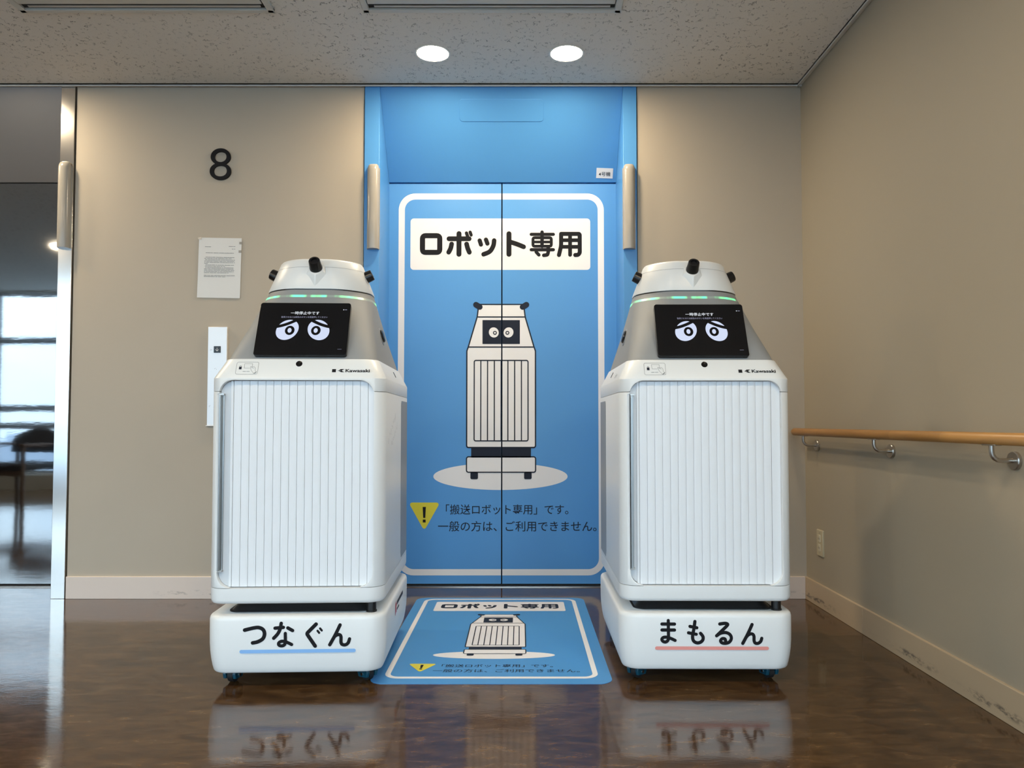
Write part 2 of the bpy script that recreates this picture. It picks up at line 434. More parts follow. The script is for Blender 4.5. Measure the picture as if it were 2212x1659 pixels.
for i in range(len(PIL) - 1):
    a, b = PIL[i] + 0.11, PIL[i + 1] - 0.11
    w = tag(empty('window_%d' % (i + 1), ((a + b) / 2, YB - 0.1, 0.2)), kind='structure')
    hw = (b - a) / 2
    MB().box(-hw, hw, -0.03, 0.03, 0, 0.04).box(-hw, hw, -0.03, 0.03, 2.265, 2.295).box(-hw, -hw + 0.04, -0.03, 0.03, 0.04, 2.265).box(hw - 0.04, hw, -0.03, 0.03, 0.04, 2.265).build('window_frame', 'window_alu', w)
    MB().box(-hw + 0.04, hw - 0.04, -0.025, 0.025, 1.65, 1.73).build('transom_bar', 'window_alu', w)
    if hw > 1.3: MB().box(-0.025, 0.025, -0.029, 0.029, 0.04, 1.65).build('mullion', 'window_alu', w)
    for z0, z1 in ((0.79, 0.865), (0.565, 0.64)):
        MB().box(-hw + 0.04, hw - 0.04, 0.03, 0.07, z0, z1).build('guard_rail', 'window_alu', w)
    for z0, z1 in ((0.04, 1.65), (1.73, 2.265)):
        MB().box(-hw + 0.04, hw - 0.04, -0.004, 0.004, z0, z1).build('window_pane', 'window_glass', w)
sk = MB()
for a, b in ((XL, SL), (-2.196, XF0 - 0.004), (XF3 + 0.004, XR - 0.011)):
    sk.box(a, b, YW - 0.011, YW + 0.01, 0, 0.107)
struct('baseboard_back', sk, 'skirting', 0.002)
sk = MB()
ys = [YE, 1.43, 3.05, YW]
for a, b in zip(ys[:-1], ys[1:]): sk.box(XR - 0.011, XR + 0.01, a + 0.0006, b - 0.0006, 0, 0.107)
struct('baseboard_right', sk, 'side_skirting', 0.002)
tm = MB().box(XL, XR, YW - 0.022, YW + 0.0, ZC - 0.006, ZC + 0.002).box(XL, XR, YW - 0.022, YW - 0.016, ZC - 0.013, ZC)
struct('trim_1', tm, 'ceiling_moulding')
tm = MB().box(XR - 0.022, XR, YE, YW, ZC - 0.006, ZC + 0.002).box(XR - 0.022, XR - 0.016, YE, YW, ZC - 0.013, ZC)
struct('trim_2', tm, 'ceiling_moulding')
# world outside the windows, eighth floor
struct('ground', MB().box(-900, 900, -1500, YB - 8, -29, -28), 'city_ground')
for i in range(8):
    x = -330 + i * 62 + random.uniform(-5, 5); d = random.uniform(330, 520); hh = random.uniform(18, 36); ww = random.uniform(10, 26)
    t = empty('distant_building', (x, -d, -28))
    MB().box(-ww, ww, -12, 12, 0, hh).build('tower', 'city_building', t); MB().box(-ww * 0.4, ww * 0.4, -6, 6, hh, hh + 4).build('roof_house', 'city_building', t)
    tag(t, 'grey building on the hazy skyline beyond the windows', 'building', 'skyline buildings beyond the windows')

# ------------------------------------------------------------------ lifts
def lift(name, x0, x1, fw0, fw1, seam, frame_m, door_m):
    """x0..x1 opening, fw frame strip widths. Two panels, slanted transom."""
    d = tag(empty(name, ((x0 + x1) / 2, YW, 0)), kind='structure')
    o = d.location
    P = lambda mb, nm, mm_, par=d, bv=0.0, sm=35: mb.build(nm, mm_, par, sm, bv)
    def B(xa, xb, ya, yb, za, zb): return MB().box(xa - o.x, xb - o.x, ya - o.y, yb - o.y, za, zb)
    P(B(x0 - fw0, x0, YW - 0.008, YD + 0.06, 0, ZC - 0.008), 'frame_jamb', frame_m, bv=0.0015)
    P(B(x1, x1 + fw1, YW - 0.008, YD + 0.06, 0, ZC - 0.008), 'frame_jamb', frame_m, bv=0.0015)
    tp = [(YW - 0.007, 2.512), (YD - 0.010, 2.123), (YD + 0.05, 2.123), (YD + 0.05, 2.512)]
    tr_ = P(MB().prism([(y - o.y, z) for y, z in tp], lambda p, q, k: (k, p, q), x0 - o.x + 0.0006, x1 - o.x - 0.0006), 'transom_panel', frame_m if door_m == 'lift_blue' else 'steel_transom')
    g = 0.0032
    pl = P(B(x0 - 0.03, seam - g, YD, YD + 0.04, 0.012, 2.119), 'door_panel', door_m)
    pr = P(B(seam + g, x1 + 0.03, YD, YD + 0.04, 0.012, 2.119), 'door_panel', door_m)
    P(B(x0, x1, YD + 0.041, YD + 0.05, 0, 2.13), 'seam_backing', 'gap_black')  # black sheet stands in for the darkness behind the door seam
    P(B(x0, x1, YD - 0.030, YD + 0.04, 0.0, 0.004), 'sill', 'steel_satin')
    P(B(x0, x1, YD + 0.002, YD + 0.039, 0.004, 0.0118), 'door_gap_shade', 'gap_black')  # black strip stands in for the shade under the doors
    return d, tr_, pl, pr

SEAM = -0.0975
blue, blue_tr, blue_l, blue_r = lift('door_1', XF1, XF2, XF1 - XF0, XF3 - XF2, SEAM, 'lift_blue', 'lift_blue')
steel, steel_tr, _, _ = lift('door_2', -3.441, -2.270, 0.074, 0.068, -2.855, 'steel_brushed', 'steel_mirror')

# slanted transom: display cover plate, door number plate
e1 = Vector((0, YD - 0.010 - (YW - 0.007), 2.123 - 2.512)).normalized()      # down the slope
n1_ = Vector((0, e1.z, -e1.y)); n1_ = n1_ if n1_.y < 0 else -n1_
def on_transom(x, t, k): p = Vector((x, YW - 0.007, 2.512)) + e1 * t + n1_ * k - blue.location; return tuple(p)
MB().prism(rrect(-0.307, 0.117, 0.058, 0.166, 0.018), on_transom, -0.002, 0.0022).build('display_cover', 'lift_blue', blue_tr, 35, 0.0012)
pl_ = MB().prism([(0.400, 0.400), (0.487, 0.403), (0.487, 0.456), (0.400, 0.453)], on_transom, -0.001, 0.0015).build('number_plate', 'print_white', blue_tr)
Flat().text('4号機', 0.4125, 0.474, -0.4435, -0.4205, 0.003).build('number_lettering', 'print_black', blue_tr,
    Vector((0, YW - 0.007, 2.512)) + n1_ * 0.0021 - blue.location, (1, 0, 0), -e1)

# ---- artwork shared by the lift doors and the floor sheet; x from its middle line, z upwards, door size in metres
def title_strokes(glyph):
    f = Flat()
    X = lambda p: -0.4351 + (p - 527) * 0.0007756 + 0.0035
    Z = lambda q: 1.8634 - (q - 1105) * 0.0007815
    G = lambda pts: [(X(a), Z(b)) for a, b in pts]
    w = 0.0007785
    if glyph == 0:
        f.stroke(G([(546, 1135), (664, 1135), (664, 1249), (546, 1249)]), 35 * w, closed=True)
    if glyph == 1:
        f.stroke(G([(727, 1156), (864, 1156)]), 33 * w)
        f.stroke(G([(795, 1121), (795, 1262)]), 34 * w)
        f.stroke(G([(745, 1192), (738, 1222), (725, 1248)]), 32 * w, True)
        f.stroke(G([(847, 1192), (855, 1222), (866, 1248)]), 32 * w, True)
        f.stroke(G([(846, 1117), (853, 1138)]), 23 * w); f.stroke(G([(871, 1111), (878, 1131)]), 22 * w)
    if glyph == 2:
        f.stroke(G([(936, 1168), (945, 1196)]), 29 * w); f.stroke(G([(979, 1162), (989, 1189)]), 29 * w)
        f.stroke(G([(1035, 1168), (1029, 1205), (1005, 1243), (963, 1262)]), 31 * w, True)
    if glyph == 3:
        f.stroke(G([(1136, 1122), (1136, 1262)]), 34 * w); f.stroke(G([(1145, 1178), (1190, 1192), (1236, 1211)]), 32 * w)
    if glyph == 4:
        f.stroke(G([(1288, 1126), (1439, 1126)]), 22 * w); f.stroke(G([(1362, 1111), (1362, 1208)]), 24 * w)
        f.stroke(G([(1300, 1149), (1425, 1149), (1425, 1207), (1300, 1207)]), 20 * w, closed=True)
        f.stroke(G([(1300, 1178), (1425, 1178)]), 18 * w)
        f.stroke(G([(1288, 1231), (1439, 1231)]), 22 * w)
        f.stroke(G([(1404, 1213), (1404, 1250), (1398, 1266), (1374, 1269)]), 25 * w); f.stroke(G([(1322, 1247), (1340, 1266)]), 23 * w)
    if glyph == 5:
        f.stroke(G([(1492, 1123), (1615, 1123), (1619, 1130), (1619, 1252), (1608, 1266), (1588, 1267)]), 28 * w)
        f.stroke(G([(1492, 1123), (1492, 1205), (1477, 1267)]), 28 * w, False)
        f.stroke(G([(1492, 1166), (1618, 1166)]), 25 * w); f.stroke(G([(1492, 1211), (1618, 1211)]), 25 * w)
        f.stroke(G([(1553, 1123), (1553, 1266)]), 26 * w)
    return f
def drawing_ground(f): return f.ell(-0.003, 0.569, 0.3515, 0.0705, n=64)
def drawing_white(f):
    f.poly([(-0.118, 1.474), (0.118, 1.474), (0.1265, 1.4076), (-0.1265, 1.4076)])
    f.poly([(-0.1265, 1.4076), (0.1265, 1.4076), (0.173, 1.2487), (-0.173, 1.2487)])
    f.poly([(-0.173, 1.2487), (0.173, 1.2487), (0.1805, 1.2277), (-0.1805, 1.2277)])
    f.poly([(-0.1805, 1.2277), (0.1805, 1.2277), (0.1805, 0.722), (-0.1805, 0.722)])
    return f.rect(-0.181, 0.181, 0.592, 0.672, 0.012)
def drawing_dark(f):
    w = 0.0062
    for s in (-1, 1):
        f.stroke([(s * 0.118, 1.474), (s * 0.1265, 1.4076), (s * 0.173, 1.2487), (s * 0.1805, 1.2277), (s * 0.1805, 0.727), (s * 0.175, 0.7205), (0, 0.7205)], w * 1.1)
        f.stroke([(s * 0.113, 1.4605), (s * 0.133, 1.4725)], 0.0300, caps=True)
        f.rect(min(s * 0.1205, s * 0.1605), max(s * 0.1205, s * 0.1605), 0.5548, 0.592, 0.008)
    f.stroke([(-0.118, 1.474), (0.118, 1.474)], w); f.stroke([(-0.1265, 1.4076), (0.1265, 1.4076)], w)
    f.stroke([(-0.173, 1.2487), (0.173, 1.2487)], w)
    f.frame(-0.1445, 0.1445, 0.752, 1.181, 0.012, w)
    for k in range(7): f.stroke([(-0.1068 + k * 0.0356, 1.178), (-0.1068 + k * 0.0356, 0.755)], w * 0.95, caps=False)
    f.rect(-0.0985, 0.0985, 1.2647, 1.391)
    f.rect(-0.1565, 0.1565, 0.668, 0.7205)
    f.frame(-0.184, 0.184, 0.588, 0.675, 0.014, w)
    return f
def drawing_eyes(f, s):
    f.ell(s * 0.0388, 1.3255, 0.0255, 0.0272, rot=-s * 0.5)
    return f
def drawing_rings(f, s):
    f.ell(s * 0.0328, 1.3234, 0.0103)
    return f
def drawing_dots(f, s):
    f.ell(s * 0.0328, 1.3234, 0.0052)
    return f
def warning_sign(f): 
    pts = [(-0.4798, 0.4311), (-0.3222, 0.4311), (-0.4010, 0.2907)]; c = (-0.401, 0.384)
    q = [(c[0] + (x - c[0]) * 0.9, c[1] + (z - c[1]) * 0.9) for x, z in pts]
    f.poly(q)
    f.stroke(q, 0.0135, closed=True); return f
def warning_mark(f):
    f.poly([(-0.4095, 0.4104), (-0.3925, 0.4104), (-0.3955, 0.3535), (-0.4065, 0.3535)]).rect(-0.4085, -0.3935, 0.3298, 0.3448); return f
def caption(f):
    f.text('「搬送ロボット専用」です。', -0.288, 0.352, 0.3706, 0.4235, 0.005)
    f.text('一般の方は、ご利用できません。', -0.329, 0.499, 0.2825, 0.3370, 0.005); return f

def print_on_door(name, f, m_, layer):
    xm = SEAM - 0.0035
    f = f.mapped(lambda x, z: (x + xm, z))
    for par, clip in ((blue_l, (None, SEAM - 0.0034)), (blue_r, (SEAM + 0.0034, None))):
        o = f.build(name, m_, par, Vector((0, YD - 0.0005 - 0.0007 * layer, 0)) - blue.location, (1, 0, 0), (0, 0, 1), clip)
        if o and name == 'caption_lettering': o['kind'] = 'stuff'
print_on_door('printed_border', Flat().frame(-0.5435, 0.5435, 0.055, 2.0658, 0.088, 0.0325), 'print_white', 0)
print_on_door('title_plate', Flat().rect(-0.4805, 0.4710, 1.6578, 1.9319, 0.018), 'print_white', 0)
for k in range(6): print_on_door('title_letter', title_strokes(k), 'print_black', 1)
print_on_door('printed_ground', drawing_ground(Flat()), 'print_white', 0)
print_on_door('robot_drawing_fill', drawing_white(Flat()), 'print_white', 1)
print_on_door('robot_drawing_lines', drawing_dark(Flat()), 'print_navy', 2)
for k in (-1, 1): print_on_door('robot_drawing_eye', drawing_eyes(Flat(), k), 'print_white', 3)
for k in (-1, 1): print_on_door('robot_drawing_iris', drawing_rings(Flat(), k), 'print_navy', 4)
for k in (-1, 1): print_on_door('robot_drawing_pupil', drawing_dots(Flat(), k), 'print_white', 5)
print_on_door('warning_triangle', warning_sign(Flat()), 'print_yellow', 0)
print_on_door('exclamation_mark', warning_mark(Flat()), 'print_black', 1)
print_on_door('caption_lettering', caption(Flat()), 'print_navy', 0)

# ---- printed sheet on the floor in front of the blue doors
sheet = empty('floor_sticker', (-0.0965, 3.075, 0))
MB().prism(rrect(-0.401, 0.401, -0.600, 0.600, 0.05), lambda p, q, k: (p, q, k), 0.0, 0.0012).build('sheet', 'sheet_blue', sheet)
def print_on_sheet(name, f, m_, fn, layer):
    o = f.mapped(fn).build(name, m_, sheet, (-sheet.location.x, -sheet.location.y, 0.0015 + 0.0006 * layer), (1, 0, 0), (0, 1, 0))
    if name == 'caption_lettering': o['kind'] = 'stuff'
ident = lambda x, z: (x, z)
rob = lambda x, z: (-0.0945 + x * 0.635, 2.790 + (z - 0.5903) * 0.635)
ttl = lambda x, z: (-0.0935 + x * 0.632, 3.503 + (z - 1.7950) * 0.632)
cap = lambda x, z: (-0.100 + x * 0.608, 2.655 + (z - 0.396) * 0.600)
print_on_sheet('printed_border', Flat().frame(-0.4575, 0.2625, 2.525, 3.648, 0.05, 0.018), 'print_white', ident, 0)
print_on_sheet('title_plate', Flat().rect(-0.3945, 0.205, 3.417, 3.589, 0.011), 'print_white', ident, 0)
for k in range(6): print_on_sheet('title_letter', title_strokes(k), 'print_navy', ttl, 1)
print_on_sheet('printed_ground', drawing_ground(Flat()), 'print_white', rob, 0)
print_on_sheet('robot_drawing_fill', drawing_white(Flat()), 'print_white', rob, 1)
print_on_sheet('robot_drawing_lines', drawing_dark(Flat()), 'print_navy', rob, 2)
for k in (-1, 1): print_on_sheet('robot_drawing_eye', drawing_eyes(Flat(), k), 'print_white', rob, 3)
for k in (-1, 1): print_on_sheet('robot_drawing_iris', drawing_rings(Flat(), k), 'print_navy', rob, 4)
for k in (-1, 1): print_on_sheet('robot_drawing_pupil', drawing_dots(Flat(), k), 'print_white', rob, 5)
print_on_sheet('warning_triangle', warning_sign(Flat()), 'print_yellow', cap, 0)
print_on_sheet('exclamation_mark', warning_mark(Flat()), 'print_black', cap, 1)
print_on_sheet('caption_lettering', caption(Flat()), 'print_navy', cap, 0)
tag(sheet, 'blue printed floor sticker with a robot drawing and yellow warning triangle', 'floor sticker')

# ------------------------------------------------------------------ robots
LF = 0.70                     # footprint length; front face at v=0, u to the viewer's right, z up
VC = LF / 2
def ring(hw, hd, r, z, n=8): return [(p, VC + q, z) for p, q in rrect(-hw, hw, -hd, hd, r, n)]
def bring(hw, hd, r, z, n, b):
    """rounded rectangle whose sides bow outwards by b"""
    return [(p * (1 + b / hw * (1 - (q / hd) ** 2)), VC + q * (1 + b / hd * (1 - (p / hw) ** 2)), z) for p, q in rrect(-hw, hw, -hd, hd, r, n)]
NAMES = {
 'a': ((978, 0.0095, 0.000331), (1065, 0.1748, 0.000336), [
   ([(475, 1017), (560, 998), (610, 995), (650, 1015), (664, 1055), (648, 1100), (600, 1128), (552, 1138)], 33, True),
   ([(764, 1002), (843, 995)], 31, False), ([(822, 957), (812, 1010), (790, 1055), (752, 1096)], 31, True), ([(886, 1001), (931, 1026)], 31, False),
   ([(862, 1052), (862, 1135), (850, 1162), (825, 1169), (802, 1160), (801, 1141), (825, 1126), (860, 1129), (897, 1144), (923, 1157)], 29, True),
   ([(1155, 968), (1072, 1050), (1070, 1062), (1148, 1174)], 33, False), ([(1170, 1031), (1185, 1050)], 20, False), ([(1194, 1009), (1210, 1028)], 20, False),
   ([(1385, 978), (1340, 1070), (1288, 1163)], 31, True),
   ([(1318, 1112), (1335, 1085), (1362, 1070), (1385, 1072), (1395, 1092), (1395, 1138), (1406, 1160), (1435, 1166), (1463, 1148), (1477, 1110)], 30, True)]),
 'b': ((1155, 0.0104, 0.000339), (1037, 0.1758, 0.000335), [
   ([(682, 965), (801, 965)], 30, False), ([(682, 1022), (801, 1022)], 30, False),
   ([(742, 931), (743, 1050), (742, 1110), (720, 1135), (692, 1131), (680, 1112), (692, 1095), (720, 1090), (762, 1101), (806, 1121)], 29, True),
   ([(996, 940), (986, 1010), (973, 1080), (980, 1122), (1010, 1143), (1045, 1139), (1070, 1115), (1071, 1083), (1049, 1053)], 30, True),
   ([(949, 987), (1014, 1000)], 29, False), ([(934, 1048), (1008, 1062)], 29, False),
   ([(1233, 963), (1285, 957), (1308, 966), (1296, 985), (1250, 1030), (1202, 1076)], 30, True),
   ([(1202, 1076), (1240, 1052), (1290, 1045), (1328, 1063), (1342, 1098), (1326, 1132), (1292, 1147), (1254, 1144), (1239, 1124), (1254, 1104), (1280, 1106), (1288, 1130)], 29, True),
   ([(1540, 968), (1500, 1055), (1450, 1148)], 30, True),
   ([(1478, 1097), (1497, 1073), (1522, 1058), (1545, 1060), (1557, 1080), (1558, 1122), (1569, 1144), (1595, 1147), (1620, 1129), (1631, 1099)], 29, True)]),
}

GLYPHS = {'a': ((0, 1), (1, 5), (5, 8), (8, 10)), 'b': ((0, 3), (3, 6), (6, 8), (8, 10))}

def robot(name_key, loc, rz, label, line_m, slat0):
    t = empty('delivery_robot', loc, rz)
    tag(t, label, 'robot', 'twin delivery robots beside the blue lift')
    P = lambda mb, nm, m_, par=t, bv=0.0, sm=35, sg=2: mb.build(nm, m_, par, sm, bv, sg)
    # --- driving base
    prof = [(0.050, 0.0190), (0.0515, 0.0150), (0.056, 0.0120), (0.070, 0.0085), (0.090, 0.0050), (0.115, 0.0020), (0.14, 0.0005), (0.175, 0.0), (0.219, 0.0), (0.2265, 0.0016), (0.2315, 0.0050), (0.2345, 0.0110)]
    b = MB().loft([ring(0.285 - i, 0.35 - i, 0.060 - min(i, 0.018) * 0.6, z, 10) for z, i in prof])
    base = P(b, 'base', 'robot_white', sm=60)
    P(MB().loft([ring(0.232, 0.302, 0.04, 0.232), ring(0.232, 0.302, 0.04, 0.2375)]), 'deck_rim', 'rubber_black', base)
    P(MB().loft([ring(0.226, 0.296, 0.04, 0.2377), ring(0.214, 0.284, 0.04, 0.251), ring(0.205, 0.275, 0.04, 0.278)]), 'deck', 'robot_black', sm=50)
    for s, v0 in ((1, 0.050), (1, 0.65)):
        P(MB().lathe((s * 0.236, v0, 0.231), (0, 0, 1), [(0, 0.0165), (0.004, 0.0178), (0.008, 0.0178), (0.009, 0.0155), (0.046, 0.0155)]), 'support_post', 'robot_black')
    (px, ux, ku), (py, uz, kz), strokes = NAMES[name_key]
    for i0, i1 in GLYPHS[name_key]:
        f = Flat()
        for pts, w, cv in strokes[i0:i1]: f.stroke([(ux + (a - px) * ku, uz - (q - py) * kz) for a, q in pts], w * 0.000358, cv)
        f.build('name_letter', 'print_black', base, (0, -0.0008, 0), (1, 0, 0), (0, 0, 1))
    ul = 0.1229
    Flat().stroke([(-0.167, ul), (0.189, ul)], 0.0112).build('name_underline', line_m, base, (0, -0.0008, 0), (1, 0, 0), (0, 0, 1))
    # casters
    for su in (-1, 1):
        for v0, ang in ((0.085, 0.5 * su + (0.3 if name_key == 'a' else -0.25)), (0.60, 0.2)):
            c = P(MB().lathe((su * 0.222, v0, 0.0), (0, 0, 1), [(0.046, 0.030), (0.052, 0.030)], 20), 'caster', 'chrome')
            d = Vector((math.cos(ang), math.sin(ang), 0)); e = Vector((-d.y, d.x, 0)); o = Vector((su * 0.222, v0, 0.0))
            wc = o + e * 0.006 + Vector((0, 0, 0.0235))
            P(MB().lathe(wc - d * 0.011, d, [(0, 0.017), (0.002, 0.0235), (0.020, 0.0235), (0.022, 0.017)], 24), 'caster_wheel', 'rubber_black', c)
            fk = MB()
            for sd in (-1, 1):
                q0 = wc + d * (sd * 0.017)
                pts = [(-0.024, -0.008), (0.018, -0.012), (0.027, 0.004), (0.022, 0.026), (-0.022, 0.026), (-0.029, 0.008)]
                fk.prism(pts, lambda a_, z_, k, q0=q0: tuple(q0 + e * a_ + Vector((0, 0, z_)) + d * k), -0.0055, 0.0055)
            tp_ = wc + Vector((0, 0, 0.023))
            fk.prism([(-0.024, -0.005), (0.024, -0.005), (0.020, 0.005), (-0.020, 0.005)], lambda a_, z_, k: tuple(tp_ + e * a_ + Vector((0, 0, z_)) + d * k), -0.022, 0.022)
            P(fk, 'caster_fork', 'caster_teal', c, 0.002)
            P(MB().cyl(wc - d * 0.0245, wc + d * 0.0245, 0.006, n=12), 'axle_bolt', 'chrome', c)
    # --- cabinet: tray, shell, hood
    P(MB().loft([ring(0.2745, 0.343, 0.046, 0.2725, 10), ring(0.2795, 0.348, 0.052, 0.2765, 10), ring(0.2815, 0.35, 0.055, 0.284, 10), ring(0.2815, 0.35, 0.055, 0.3215, 10)]), 'tray', 'robot_white', sm=50)
    core = P(MB().loft([ring(0.272, 0.318, 0.05, 0.318), ring(0.272, 0.318, 0.05, 0.99)]), 'inner_body', 'robot_grey')
    shell = P(MB().loft([ring(0.2815, 0.35, 0.055, 0.3232, 10), ring(0.2815, 0.35, 0.055, 0.9515, 10)]), 'cabinet_shell', 'robot_white', sm=0)
    hood = P(MB().loft([ring(0.2815, 0.35, 0.055, 0.9532, 10), ring(0.2815, 0.35, 0.055, 0.9955, 10), ring(0.2800, 0.3485, 0.055, 0.9990, 10), ring(0.2510, 0.320, 0.058, 1.0580, 10), ring(0.2490, 0.318, 0.058, 1.0600, 10)]), 'shoulder_hood', 'robot_white', sm=0)
    fr = lambda p, q, k: (p, k, q)
    cut = MB().prism(rrect(-0.250, 0.246, 0.3228, 0.989, 0.046, 10), fr, -0.05, 0.030)
    cut2 = MB().prism(rrect(-0.2585, -0.235, 0.373, 0.946, 0.009, 5), fr, -0.05, 0.010)
    cut3 = MB().prism([(0.252, 0.0015), (0.300, 0.048), (0.300, -0.05), (0.252, -0.05)], lambda p, q, k: (p, q, k), 0.3735, 0.9455)
    for ob, cs in ((shell, (cut, cut2, cut3)), (hood, (cut,))):
        for c_ in cs:
            co = c_.build('cutter', 'robot_white', t, 0)
            bo = ob.modifiers.new('cut', 'BOOLEAN'); bo.operation = 'DIFFERENCE'; bo.object = co; bo.solver = 'EXACT'
            bake(ob); bpy.data.objects.remove(co)
        bv = ob.modifiers.new('bevel', 'BEVEL'); bv.width = 0.0025; bv.segments = 2; bv.limit_method = 'ANGLE'; bv.angle_limit = math.radians(42)
        bake(ob)
        ob.data.polygons.foreach_set('use_smooth', [True] * len(ob.data.polygons)); ob.data.set_sharp_from_angle(angle=math.radians(28))
    # --- sliding shutter
    P(MB().prism([(-0.2485, 0.369)] + [(-0.2485 + 0.044 * (1 - math.cos(a)), 0.3675 - 0.043 * math.sin(a)) for a in (math.radians(15 * k) for k in range(1, 6))] + [(slat0 - 0.0095, 0.3245), (slat0 - 0.0095, 0.987)] +
        [(-0.2485 + 0.044 * (1 - math.cos(a)), 0.944 + 0.043 * math.sin(a)) for a in (math.radians(15 * k) for k in range(5, 0, -1))] + [(-0.2485, 0.943)],
        fr, 0.0195, 0.0285), 'shutter_stile', 'robot_stile')
    P(MB().box(slat0 - 0.0092, slat0 - 0.0006, 0.0165, 0.0285, 0.3245, 0.9875), 'shutter_strip', 'robot_slat', bv=0.0012)
    pw = 0.02546
    def slat_mesh(wd, nm):
        n = 6; top = [(0.0004 + (wd - 0.0008) * i / n, 0.0170 + 0.0013 * (2 * i / n - 1) ** 4 - 0.0010 * i / n) for i in range(n + 1)]
        poly = top + [(wd - 0.0004, 0.0285), (0.0004, 0.0285)]
        return MB().prism(poly, lambda p, q, k: (p, q, k), 0.3245, 0.9875)
    first = None
    for i in range(17):
        if first is None:
            o = P(slat_mesh(pw, 'slat'), 'shutter_slat', 'robot_slat'); first = o
        else:
            o = first.copy(); COL.objects.link(o)
        o.location = (slat0 + i * pw, 0, 0)
    xe = slat0 + 17 * pw; wd = 0.2455 - xe; r = min(0.042, wd)
    poly = [(xe + 0.0005, 0.3245), (0.2455 - r, 0.3245)] + [(0.2455 - r + r * math.sin(a), 0.3245 + 0.043 * (1 - math.cos(a))) for a in (math.radians(15 * k) for k in range(1, 7))] + \
           [(0.2455 - r + r * math.sin(a), 0.9875 - 0.043 * (1 - math.cos(a))) for a in (math.radians(15 * k) for k in range(6, 0, -1))] + [(0.2455 - r, 0.9875), (xe + 0.0005, 0.9875)]
    P(MB().prism(poly, fr, 0.0175, 0.0285), 'shutter_end_slat', 'robot_slat', bv=0.001)
    hd_ = P(MB().prism([(-0.2475, -0.001), (-0.2425, -0.002), (-0.2415, 0.017), (-0.2360, 0.0175), (-0.2360, 0.0205), (-0.2475, 0.0205)], lambda p, q, k: (p, q, k), 0.378, 0.941), 'handle', 'handle_metal', bv=0.0006)
    for za in (0.374, 0.9405): MB().box(-0.248, -0.2345, 0.004, 0.0205, za, za + 0.005).build('handle_end', 'steel_satin', hd_)
    # --- side panels, side buttons, slots
    for s in (-1, 1):
        pts = [(0.445, 0.36)] + [(0.445 + 0.02 * (1 - math.cos(a)), 0.915 + 0.02 * math.sin(a)) for a in (math.radians(15 * k) for k in range(0, 7))] + [(0.645, 0.935), (0.645, 0.335), (0.462, 0.335)]
        P(MB().prism(pts, lambda p, q, k, s=s: (s * k, p, q), 0.276, 0.2822), 'side_panel', 'robot_grey', shell, bv=0.0008)
        zz = 1.170; uu = 0.2156
        nn_ = Vector((s * 0.962, 0, 0.272)).normalized()
        c0 = Vector((s * (uu - 0.003), VC, zz))
        bt = P(MB().lathe(c0, nn_, [(0, 0.034), (0.006, 0.034), (0.008, 0.031)], 28), 'side_button', 'robot_grey')
        MB().lathe(c0, nn_, [(0.006, 0.024), (0.013, 0.024), (0.016, 0.020)], 28).build('button_cap', 'robot_black', bt)
        sd = Vector((s * -0.0300, 0, 0.0600)).normalized()
        p0 = Vector((s * 0.2655, VC + 0.02, 1.030)); nrm = Vector((s * 0.894, 0, 0.447))
        MB().prism([(-0.003, -0.011), (0.003, -0.011), (0.003, 0.011), (-0.003, 0.011)], lambda p, q, k: tuple(p0 + Vector((0, p, 0)) + sd * q + nrm * k), -0.002, 0.0012).build('key_slot', 'robot_black', hood)
    # --- hood front: lens, card reader mark, maker's mark
    so = Vector((0, 0.0015, 0.9990)); se = Vector((0, 0.0285, 0.0590)).normalized(); sn = Vector((0, -se.z, se.y))
    ZB = lambda z: (z - 0.999) / se.z
    lc = so + se * ZB(1.0435)
    P(MB().lathe(lc - sn * 0.002, sn, [(0, 0.0105), (0.0032, 0.0105), (0.0034, 0.0085), (0.0022, 0.006), (0.0022, 0.0001)], 28), 'lens', 'glass_black')
    O2 = so + sn * 0.0007; U2 = (1, 0, 0); V2 = tuple(se)
    f = Flat(); x0, x1, y0, y1 = -0.2005, -0.1295, ZB(1.0075), ZB(1.0490); lw = 0.0009
    f.frame(x0, x1, y0, y1, 0.006, lw)
    gx = lambda s_: x0 + (x1 - x0) * s_; gy = lambda s_: y0 + (y1 - y0) * s_
    f.stroke([(gx(0.37), gy(0.50)), (gx(0.36), gy(0.86)), (gx(0.72), gy(0.86)), (gx(0.72), gy(0.60))], lw); f.stroke([(gx(0.37), gy(0.50)), (gx(0.63), gy(0.50))], lw)
    f.stroke([(gx(0.64), gy(0.63)), (gx(0.69), gy(0.35)), (gx(0.76), gy(0.20)), (gx(0.84), gy(0.06)), (gx(0.95), gy(0.20)), (gx(0.88), gy(0.30)), (gx(0.87), gy(0.52)), (gx(0.80), gy(0.62)), (gx(0.72), gy(0.58)), (gx(0.64), gy(0.63))], lw)
    f.stroke([(gx(0.70), gy(0.56)), (gx(0.80), gy(0.48))], lw)
    f.build('card_reader_mark', 'print_grey', hood, O2, U2, V2)
    f = Flat(); f.rect(gx(0.13), gx(0.25), gy(0.40), gy(0.60), 0.0008); f.frame(gx(0.145), gx(0.235), gy(0.52), gy(0.70), 0.003, 0.0012)
    f.rect(gx(0.32), gx(0.47), gy(0.215), gy(0.235)); f.rect(gx(0.50), gx(0.64), gy(0.215), gy(0.235))
    f.build('card_reader_print', 'print_navy', hood, O2 + sn * 0.0002, U2, V2)
    Flat().poly([(gx(0.80), gy(0.05)), (gx(0.90), gy(0.05)), (gx(0.96), gy(0.18)), (gx(0.93), gy(0.22))]).build('cuff_mark', 'robot_grey', hood, O2 + sn * 0.0002, U2, V2)
    zc = ZB(1.0205); hh = 0.0058
    f = Flat(); f.rect(0.1090, 0.1215, zc - hh, zc + hh)
    f.poly([(0.1255, zc), (0.1335, zc - 0.0012), (0.1335, zc + 0.0012)])
